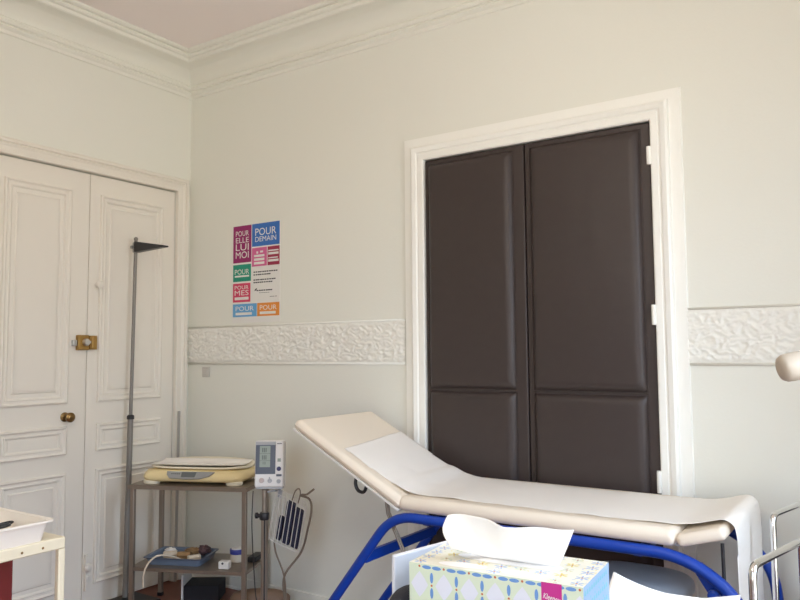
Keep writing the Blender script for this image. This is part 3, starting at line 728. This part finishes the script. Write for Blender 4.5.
# grey-blue stool under the couch
so = V((3.005, -.40, 0))
stl = thing('low_stool', so, 'stool with grey-blue padded seat pushed under the examination couch', 'stool')
def ssp(u, v):
    a = 2 * PI * u; t = PI * (v - .5); c = max(0, math.cos(t)) ** .35; s = math.sin(t)
    q = lambda x: (abs(x) ** .62) * (1 if x > 0 else -1)
    return so + V((.205 * c * q(math.cos(a)), .165 * c * q(math.sin(a)), .545 + .045 * (abs(s) ** .8) * (1 if s > 0 else -1)))
m = MB(); m.grid(ssp, 48, 20); m.build('seat', 'greyblue', stl, angle=180)
m = MB(); m.box(so.x - .17, so.x + .17, so.y - .13, so.y + .13, .49, .508); m.build('seat_board', 'black', stl, bevel=.004)
for sx in (-1, 1):
    for sy in (-1, 1):
        m = MB(); m.tube([so + V((.14 * sx, .10 * sy, .495)), so + V((.18 * sx, .13 * sy, .006))], .012, 12); m.build('leg', 'chrome', stl)

# ------------------------------------------------------------------ chrome chairs on the right
CD_ = V((.225, .974, 0)).normalized(); CP = V((CD_.y, -CD_.x, 0))
def chair(o, label, L=.36, Wd=.48, H=.86):
    o = V(o); c = thing('tubular_chair', o + CD_ * L / 2 + CP * Wd / 2, label, 'chair', 0, 'chrome tubular chairs')
    P_ = lambda a, b, z: o + CD_ * a + CP * b + Z * z
    for b in (0, Wd):
        m = MB(); m.tube(rounded([P_(0, b, .01), P_(0, b, H), P_(L, b, H), P_(L + .02, b, .01)], .035, 6), .0105, 14); sf = m.build('arm_loop', 'chrome', c, angle=60)
        for q in (P_(0, b, 0), P_(L + .02, b, 0)):
            m = MB(); m.lathe([(.014, 0), (.014, .02), (.012, .024)], q, Z, 12); m.build('foot_cap', 'black', sf)
    m = MB(); m.tube([P_(L * .25, 0, .47), P_(L * .25, Wd, .47)], .009, 10); m.tube([P_(L * .8, 0, .47), P_(L * .8, Wd, .47)], .009, 10); m.build('seat_rail', 'chrome', c)
    m = MB(); m.obox(P_(L * .52, Wd / 2, .504), (CD_, CP, Z), (L * .5, Wd / 2 - .016, .024)); m.build('seat', 'blackrub', c, bevel=.014, seg=3)
    m = MB()
    m.obox(P_(L - .012, Wd / 2, .788), (CD_, CP, Z), (.014, Wd / 2 - .012, .026)); m.obox(P_(L - .012, Wd / 2, .725), (CD_, CP, Z), (.014, Wd / 2 - .012, .028)); m.build('backrest', 'black', c, bevel=.008, seg=3)
    return c
chair((3.526, -1.126, 0), 'chrome tubular chair nearest the camera at the right edge')
chair((3.490, -.434, 0), 'chrome tubular chair behind the other one, against the back wall', L=.34)

# ------------------------------------------------------------------ examination lamp at the right edge
lamp = thing('examination_lamp', (4.35, -.95, 0), 'beige cylindrical head of an examination lamp at the right edge above the chrome chairs', 'lamp')
h0 = V((3.610, -1.034, 1.374)); hd = V((.86, .50, .20)).normalized()
m = MB(); m.lathe([(.020, -.010), (.032, -.006), (.0375, .004), (.0385, .02), (.0385, .16), (.034, .19), (.020, .21), (.012, .215)], h0, hd, 30); m.build('lamp_head', 'beige', lamp, angle=50)
e = h0 + hd * .21
m = MB(); m.tube(smoothpath([e, e + hd * .15 + Z * .02, V((4.15, -.82, 1.42)), V((4.33, -.90, 1.25)), V((4.35, -.95, 1.0))], 8), .010, 12); m.build('gooseneck', 'chrome', lamp)
m = MB(); m.tube([(4.35, -.95, .04), (4.35, -.95, 1.02)], .014, 14); m.build('pole', 'chrome', lamp)
m = MB(); m.lathe([(.15, 0), (.155, .006), (.15, .026), (.05, .045), (.02, .06)], (4.35, -.95, 0), Z, 32); m.build('base', 'beige', lamp)

# ------------------------------------------------------------------ cream trolley, left foreground
TX1, TY1, TX0, TY0, TZ = 1.682, -1.905, 1.16, -2.38, .862
ct = thing('cream_trolley', ((TX0 + TX1) / 2, (TY0 + TY1) / 2, 0), 'cream enamelled trolley holding the white plastic tray', 'trolley')
t_ = .022
for x in (TX0 + t_ / 2, TX1 - t_ / 2):
    for y in (TY0 + t_ / 2, TY1 - t_ / 2):
        m = MB(); m.box(x - t_ / 2, x + t_ / 2, y - t_ / 2, y + t_ / 2, .07, TZ - .036); l = m.build('leg', 'cream', ct, bevel=.004)
        m = MB(); m.lathe([(.022, -.010), (.028, -.006), (.028, .006), (.022, .010)], (x, y, .028), X, 18); m.tube([(x, y, .028), (x, y, .075)], .007, 8); m.build('castor', 'black', l)
m = MB(); m.box(TX0, TX1, TY0, TY1, TZ - .036, TZ); m.build('top_frame', 'cream', ct, bevel=.005, seg=3)
m = MB(); m.box(TX0 + .012, TX1 - .012, TY0 + .012, TY1 - .012, .28, .30); m.build('lower_shelf', 'cream', ct, bevel=.003)
for y in (TY1 - .075, TY1 - .14): m = MB(); m.lathe([(.0035, 0), (.004, .001), (.002, .002)], (TX1, y, TZ - .02), X, 10); m.build('screw', 'oldbrass', ct)
# tray
tb = thing('white_tray', (1.46, -2.13, TZ), 'white plastic tray with sloping sides on the cream trolley', 'tray')
def tr(x0, x1, y0, y1, z, r=.02):
    return [V(((x0 + x1) / 2 + a, (y0 + y1) / 2 + b, z)) for a, b in rrect((x1 - x0) / 2, (y1 - y0) / 2, r, 4)]
tx1, ty1, tx0, ty0 = 1.70, -1.950, 1.25, -2.33
i = .024
m = MB(); rs = [tr(tx0 + i, tx1 - i, ty0 + i, ty1 - i, TZ + .0005), tr(tx0 + .012, tx1 - .012, ty0 + .012, ty1 - .012, TZ + .056), tr(tx0, tx1, ty0, ty1, TZ + .058), tr(tx0, tx1, ty0, ty1, TZ + .064), tr(tx0 + .014, tx1 - .014, ty0 + .014, ty1 - .014, TZ + .063), tr(tx0 + i + .004, tx1 - i - .004, ty0 + i + .004, ty1 - i - .004, TZ + .006)]
loft(m, rs, cap=True); m.build('tray_shell', 'tray', tb, angle=40, recalc=False)
# scissors in the tray
sz = TZ + .010
sc_ = thing('scissors', (1.47, -2.02, sz), 'dark scissors lying in the white plastic tray', 'scissors')
sa, sb = V((1.530, -2.020, sz + .028)), V((1.44, -2.13, sz + .004)); sd = (sb - sa).normalized(); sw = sd.cross(Z).normalized(); su = sw.cross(sd)
m = MB()
for q in (-1, 1):
    c0 = sa + sw * (.020 * q); m.tube([c0 + sd * (.022 * math.cos(a)) + sw * (.015 * math.sin(a)) for a in [2 * PI * k / 20 for k in range(20)]], .004, 8, closed=True)
    m.tube([c0 + sd * .020, sa + sd * .07 - sw * .002 * q], .004, 8)
m.build('handles', 'black', sc_)
m = MB()
for q in (-1, 1): m.tube([sa + sd * .068, sb + sw * .010 * q], [.0055, .0015], 8)
m.build('blades', 'rodgrey', sc_)
# red box on the trolley's lower shelf
m = MB(); m.box(1.20, 1.442, -2.26, -1.935, .3005, .80); r = m.build('binder', 'red', bevel=.006); tag(r, 'tall dark red binder standing on the lower shelf of the cream trolley', 'binder')
m = MB(); m.box(1.23, 1.41, -1.9345, -1.932, .45, .70); m.build('spine_label', 'red', r)

# ------------------------------------------------------------------ desk counter with tissue box, papers, folder
DZ = 1.015
dk = thing('desk', (3.40, -2.40, 0), 'desk under the tissue box', 'desk')
m = MB(); m.box(3.16, 3.66, -2.75, -2.07, DZ - .03, DZ); m.build('desk_top', 'desk', dk, bevel=.004)
for x in (3.19, 3.62): m = MB(); m.box(x - .02, x + .02, -2.72, -2.10, 0, DZ - .031); m.build('side_panel', 'desk', dk, bevel=.003)

TBa = math.radians(4.2); TU = V((math.cos(TBa), math.sin(TBa), 0)); TV = V((-TU.y, TU.x, 0)); TH = .110
TF = V((3.2665, -2.3735, DZ + .0003)); TW, TD = .2520, .130
tbx = thing('tissue_box', TF + TU * TW / 2 + TV * TD / 2, 'floral patterned tissue box in the foreground', 'tissue box', TBa)
def tp(u, v, z): return TF + TU * u + TV * v + Z * z
mats = ['carton', 'cartontop', 'cside', 'petal', 'lilac', 'dot', 'teal', 'yellow', 'sheet', 'petalpale']
m = MB()
m.add([tp(0, 0, 0), tp(TW, 0, 0), tp(TW, 0, TH), tp(0, 0, TH)], [(0, 1, 2, 3)], 0)
m.add([tp(0, TD, 0), tp(TW, TD, 0), tp(TW, TD, TH), tp(0, TD, TH)], [(3, 2, 1, 0)], 0)
m.add([tp(TW, 0, 0), tp(TW, TD, 0), tp(TW, TD, TH), tp(TW, 0, TH)], [(0, 1, 2, 3)], 2)
m.add([tp(0, 0, 0), tp(0, TD, 0), tp(0, TD, TH), tp(0, 0, TH)], [(3, 2, 1, 0)], 2)
m.add([tp(0, 0, 0), tp(TW, 0, 0), tp(TW, TD, 0), tp(0, TD, 0)], [(3, 2, 1, 0)], 0)
m.add([tp(0, 0, TH), tp(TW, 0, TH), tp(TW, TD, TH), tp(0, TD, TH)], [(0, 1, 2, 3)], 1)
def ell(o, e1, e2, n, cx, cy, rx, ry, ang, mi, lift, lim=None, k=14, pw=1.0):
    pts = []
    for i in range(k):
        a = 2 * PI * i / k; x = rx * math.cos(a); y = ry * math.sin(a) * (abs(math.sin(a)) ** (pw - 1) if pw != 1 else 1)
        x, y = cx + x * math.cos(ang) - y * math.sin(ang), cy + x * math.sin(ang) + y * math.cos(ang)
        if lim: x = min(max(x, lim[0]), lim[1]); y = min(max(y, lim[2]), lim[3])
        pts.append(V(o) + V(e1) * x + V(e2) * y + V(n) * lift)
    m.add(pts, [tuple(range(k))], mi)
def diamond(o, e1, e2, n, cx, cy, rx, ry, mi, lift, lim):
    pts = []
    for i in range(16):
        a = 2 * PI * i / 16; c, s = math.cos(a), math.sin(a); r_ = 1 / (abs(c) + abs(s)) ** .8
        x = min(max(cx + rx * c * r_, lim[0]), lim[1]); y = min(max(cy + ry * s * r_, lim[2]), lim[3])
        pts.append(V(o) + V(e1) * x + V(e2) * y + V(n) * lift)
    m.add(pts, [tuple(range(16))], mi)
PX, PZ = .0385, .050; z00 = TH - .0035
lim = (.0005, TW - .0005, .0005, TH - .0003); fo = (tp(0, 0, 0), TU, Z, -TV)
for i in range(0, 7):
    for j in range(0, 3):
        cx = .0165 + i * PX; cz = z00 - j * PZ
        if cx < TW + .01:
            diamond(*fo, cx, cz - PZ / 2, .0135, .0180, 4, .00012, lim)
            if cx < TW - .003 and cz > .004: ell(*fo, cx, cz, .0017, .0017, 0, 5, .00030, lim)
        bx = cx + PX / 2; bz = cz - PZ / 2
        if bx < TW - .004:
            for s in (-1, 1):
                ell(*fo, bx + s * .0078, cz - .0005, .0072, .0026, 0, 3, .00022, lim)
                if 0 < bz + s * .011 < TH: ell(*fo, bx, bz + s * .0105, .0026, .0075, 0, 3, .00022, lim)
            if bz > 0: ell(*fo, bx, bz, .0016, .0016, 0, 5, .00030, lim)
# side faces: rows of teal arrowheads
for sx, ou, nn in ((TW, TU, TU), (0, -TU, -TU)):
    for j in range(6):
        zz = TH - .012 - j * .017
        for i in range(11):
            yy = .008 + i * .0106
            q = tp(sx, yy, zz) + nn * .0002
            m.add([q + TV * -.004, q + TV * .004 + Z * -.0012, q + TV * .003 + Z * .0048, q + TV * -.002 + Z * .0058], [(0, 1, 2, 3)], 6)
        if j < 5:
            for i in range(10):
                yy = .012 + i * .0106; q = tp(sx, yy, zz - .008) + nn * .0002
                m.add([q + TV * -.003, q + Z * -.002, q + TV * .003, q + Z * .002], [(0, 1, 2, 3)], 2 if i % 2 else 6)
# top: scattered flowers
to = (tp(0, 0, TH), TU, TV, Z); lt = (.001, TW - .001, .001, TD - .001)
rnd = random.Random(3)
m2 = m
for i in range(9):
    for j in range(5):
        cx = .012 + i * .0285; cy = .012 + j * .0262; white = ((cx - .075) / .05) ** 2 + ((cy - .022) / .016) ** 2 < 1 or ((cx - .165) / .04) ** 2 + ((cy - .02) / .014) ** 2 < 1
        if white or (.05 < cx < .20 and .04 < cy < .085): continue
        mi = (9, 7, 9, 0)[(i + 2 * j) % 4]
        for k in range(6):
            a = k * PI / 3 + i; ell(*to, cx + .0062 * math.cos(a), cy + .0062 * math.sin(a), .0040, .0014, a, mi, .00015, lt, 10)
        ell(*to, cx, cy, .0017, .0017, 0, 5, .0003, lt, 10)
        for k in range(6):
            ell(*to, cx + rnd.uniform(-.012, .012), cy + rnd.uniform(-.011, .011), .0024, .0010, rnd.uniform(0, 3), (7, 9, 0)[k % 3], .0001, lt, 8)
ell(*to, .075, .020, .036, .012, .1, 8, .0004, lt, 24); ell(*to, .158, .018, .026, .010, -.1, 8, .0004, lt, 24)
ell(*to, TW / 2, TD * .52, .080, .019, 0, 8, .00045, lt, 30)
m.build('carton', mats, tbx, smooth=False, recalc=False)
# logo tag
m = MB(); lw = .0275; lu = .1965
arc = [(0, TH), (0, TH - .034)] + [(lw * k / 8, TH - .034 - .006 * math.sin(PI * k / 8)) for k in range(1, 8)] + [(lw, TH - .034), (lw, TH)]
m.add([tp(lu + a, -.0004, b) for a, b in arc], [tuple(range(len(arc)))], 0)
la = math.radians(-8); le1 = TU * math.cos(la) + Z * math.sin(la); le2 = -TU * math.sin(la) + Z * math.cos(la)
put_text(m, 'Kleenex', tp(lu + .0022, -.0007, TH - .0205), le1, le2 + le1 * .12, .0225, .0072, 1, 0.0)
m.add([tp(lu + .007, -.0007, TH - .027), tp(lu + .021, -.0007, TH - .028), tp(lu + .021, -.0007, TH - .0272), tp(lu + .007, -.0007, TH - .0262)], [(0, 1, 2, 3)], 1)
lg = m.build('logo_tag', ['magenta', 'pwhite'], tbx, smooth=False, recalc=False)
# tissue standing out of the slot
ty = TD * .52
def tis(u, v, off=0, sh=0):
    xl = .052 - .030 * math.sin(min(1, v * 1.5) * PI / 2) + .004 * v; xr = TW - .054 + .022 * v ** .9
    x = xl + (xr - xl) * u + sh
    y = ty + off - .016 * v * math.cos((u - .53) * 6) - .034 * v * max(0, .30 - abs(u - .53)) * 2 + .004 * v * math.sin(u * 19 + off * 90) - .010 * v * v
    z = TH + .0016 + (.0505 + .004 * math.sin(u * 5 + .6) + .004 * u + .007 * math.sin(PI * u)) * v + .0022 * v * noise.noise(V((u * 4, v * 2, off * 40)))
    if u < .28:
        q = (.28 - u) / .28; z += .016 * q * (1 - v); y -= .035 * q * (1 - v)
    return tp(x, y, z)
m = MB(); m.grid(lambda u, v: tis(u, v), 60, 18); m.grid(lambda u, v: tis(.04 + .92 * u, v * .93, .010, .004), 60, 18)
tag(m.build('tissue', 'tissue', solid=.0006, angle=180, recalc=False), 'white tissue standing out of the floral tissue box', 'tissue')

# papers right of the tissue box
def sheet(k, lab, dx, dy, lift, rot):
    def fn(u, v):
        x = (u - .5) * .198; y = (v - 1) * .20
        c = max(0, v - .45) / .55
        z = .0015 + k * .003 + lift * c * c * (max(0, .45 - u) * 2.2) ** 1.6 + lift * .55 * c * c * max(0, u - .72) * 3.6 + .0012 * noise.noise(V((u * 3, v * 3, k)))
        xr = x * math.cos(rot) - y * math.sin(rot); yr = x * math.sin(rot) + y * math.cos(rot)
        return V((3.541 + dx + xr, -1.992 + dy + yr, DZ + .0008 + z))
    m = MB(); m.grid(fn, 24, 24)
    tag(m.build('paper_sheet', 'sheet', solid=.0008, angle=180), lab, 'paper', 'papers right of the tissue box')
sheet(0, 'white paper sheet at the bottom of the stack right of the tissue box', .002, -.012, .006, -.02)
sheet(1, 'white paper sheet in the middle of the stack right of the tissue box', .004, -.006, .014, .03)
sheet(2, 'white paper sheet with curled corners on top of the stack right of the tissue box', 0, 0, .024, .09)

# white folder left behind the tissue box, with a dark pouch
a0 = V((3.196, -2.316, 0)); a1 = V((3.262, -2.196, 0)); fu = (a1 - a0).normalized(); fn3 = V((fu.y, -fu.x, 0))
m = MB(); m.prism([(0, DZ), (.137, DZ), (.137, DZ + .111), (.0, DZ + .097)], a0, fu, Z - fn3 * .0, fn3, .010)
tag(m.build('white_folder', 'card', bevel=.0015), 'white cardboard folder standing upright left of the tissue box', 'folder')
m = MB()
def pch(u, v):
    a = 2 * PI * u; t = PI * (v - .5); c = max(0, math.cos(t)) ** .7; s = math.sin(t)
    return V((3.243 + .020 * c * math.cos(a), -2.345 + .045 * c * math.sin(a), DZ + .032 + .032 * s))
m.grid(pch, 24, 14); tag(m.build('black_pouch', 'blackrub', angle=180), 'dark pouch between the white folder and the tissue box', 'pouch')

# ------------------------------------------------------------------ ceiling lamp in the middle of the room, switched on
def emitter(name, col, st):
    m = bpy.data.materials.new(name); m.use_nodes = True; b = m.node_tree.nodes['Principled BSDF']
    b.inputs['Base Color'].default_value = (.9, .88, .84, 1); b.inputs['Emission Color'].default_value = (*col, 1); b.inputs['Emission Strength'].default_value = st
    return m
M['opal'] = emitter('lit_opal_glass', (1.0, .91, .76), 30.0)
LP = V((2.85, -2.75, 0))
cl = thing('ceiling_lamp', LP + Z * CH, 'round opal ceiling lamp hanging on a rod in the middle of the room', 'ceiling lamp')
m = MB(); m.lathe([(.05, 0), (.05, -.012), (.03, -.03), (.012, -.036)], LP + Z * (CH - .0005), Z, 24); m.build('canopy', 'brass', cl)
m = MB(); m.tube([LP + Z * (CH - .03), LP + Z * (CH - .50)], .007, 10); m.build('rod', 'brass', cl)
m = MB(); m.lathe([(.02 if k in (0, 16) else .17 * math.sin(PI * k / 16), .17 * math.cos(PI * k / 16)) for k in range(17)], LP + Z * (CH - .67), Z, 32); m.build('globe', 'opal', cl)

# ------------------------------------------------------------------ daylight
wd = bpy.data.worlds.new('World'); SC.world = wd; wd.use_nodes = True
nt = wd.node_tree; nt.nodes.clear()
out = nt.nodes.new('ShaderNodeOutputWorld'); bg = nt.nodes.new('ShaderNodeBackground'); tc = nt.nodes.new('ShaderNodeTexCoord')
sx = nt.nodes.new('ShaderNodeSeparateXYZ'); cr = nt.nodes.new('ShaderNodeValToRGB')
nt.links.new(tc.outputs['Generated'], sx.inputs[0]); nt.links.new(sx.outputs['Z'], cr.inputs[0]); nt.links.new(cr.outputs[0], bg.inputs[0]); nt.links.new(bg.outputs[0], out.inputs[0])
el = cr.color_ramp.elements; el[0].position = 0.0; el[0].color = (.75, .72, .68, 1); el[1].position = .25; el[1].color = (.80, 1.02, 1.36, 1)
e = el.new(.02); e.color = (.66, .72, .78, 1)
e = el.new(.65); e.color = (2.0, 2.4, 3.0, 1)
bg.inputs['Strength'].default_value = 9.0
def portal(name, loc, rot, sx_, sy_):
    l = bpy.data.lights.new(name, 'AREA'); l.shape = 'RECTANGLE'; l.size = sx_; l.size_y = sy_; l.cycles.is_portal = True
    o = bpy.data.objects.new(name, l); COL.objects.link(o); o.location = loc; o.rotation_euler = rot; return o
portal('daylight_portal', (RX + .18, (W0 + W1) / 2, (WZ0 + WZ1) / 2), (0, math.radians(90), 0), WZ1 - WZ0, W1 - W0)
portal('daylight_portal', ((U0 + U1) / 2, RY - .18, (WZ0 + WZ1) / 2), (math.radians(90), 0, 0), U1 - U0, WZ1 - WZ0)

# ------------------------------------------------------------------ camera
F_PX, PITCH, YAW, ROLL = 738.376, .0713856, .5867970, -.00821622
fh = V((-math.sin(YAW), math.cos(YAW), 0)); r0 = V((math.cos(YAW), math.sin(YAW), 0))
fw = fh * math.cos(PITCH) + Z * math.sin(PITCH); u0 = -fh * math.sin(PITCH) + Z * math.cos(PITCH)
rr_ = r0 * math.cos(ROLL) + u0 * math.sin(ROLL); uu_ = u0 * math.cos(ROLL) - r0 * math.sin(ROLL)
cam = bpy.data.cameras.new('camera'); co = bpy.data.objects.new('camera', cam); COL.objects.link(co)
cam.sensor_fit = 'HORIZONTAL'; cam.sensor_width = 36; cam.lens = F_PX / 800 * 36; cam.clip_start = .02
mt = Matrix((rr_, uu_, -fw)).transposed().to_4x4(); mt.translation = V((3.3851, -2.88, 1.25)) * 1.14
co.matrix_world = mt; SC.camera = co
vs = SC.view_settings; vs.view_transform = 'Standard'; vs.look = 'None'; vs.gamma = 1; vs.use_curve_mapping = False; vs.exposure = -0.06
SC.cycles.max_bounces = 10; SC.cycles.diffuse_bounces = 8
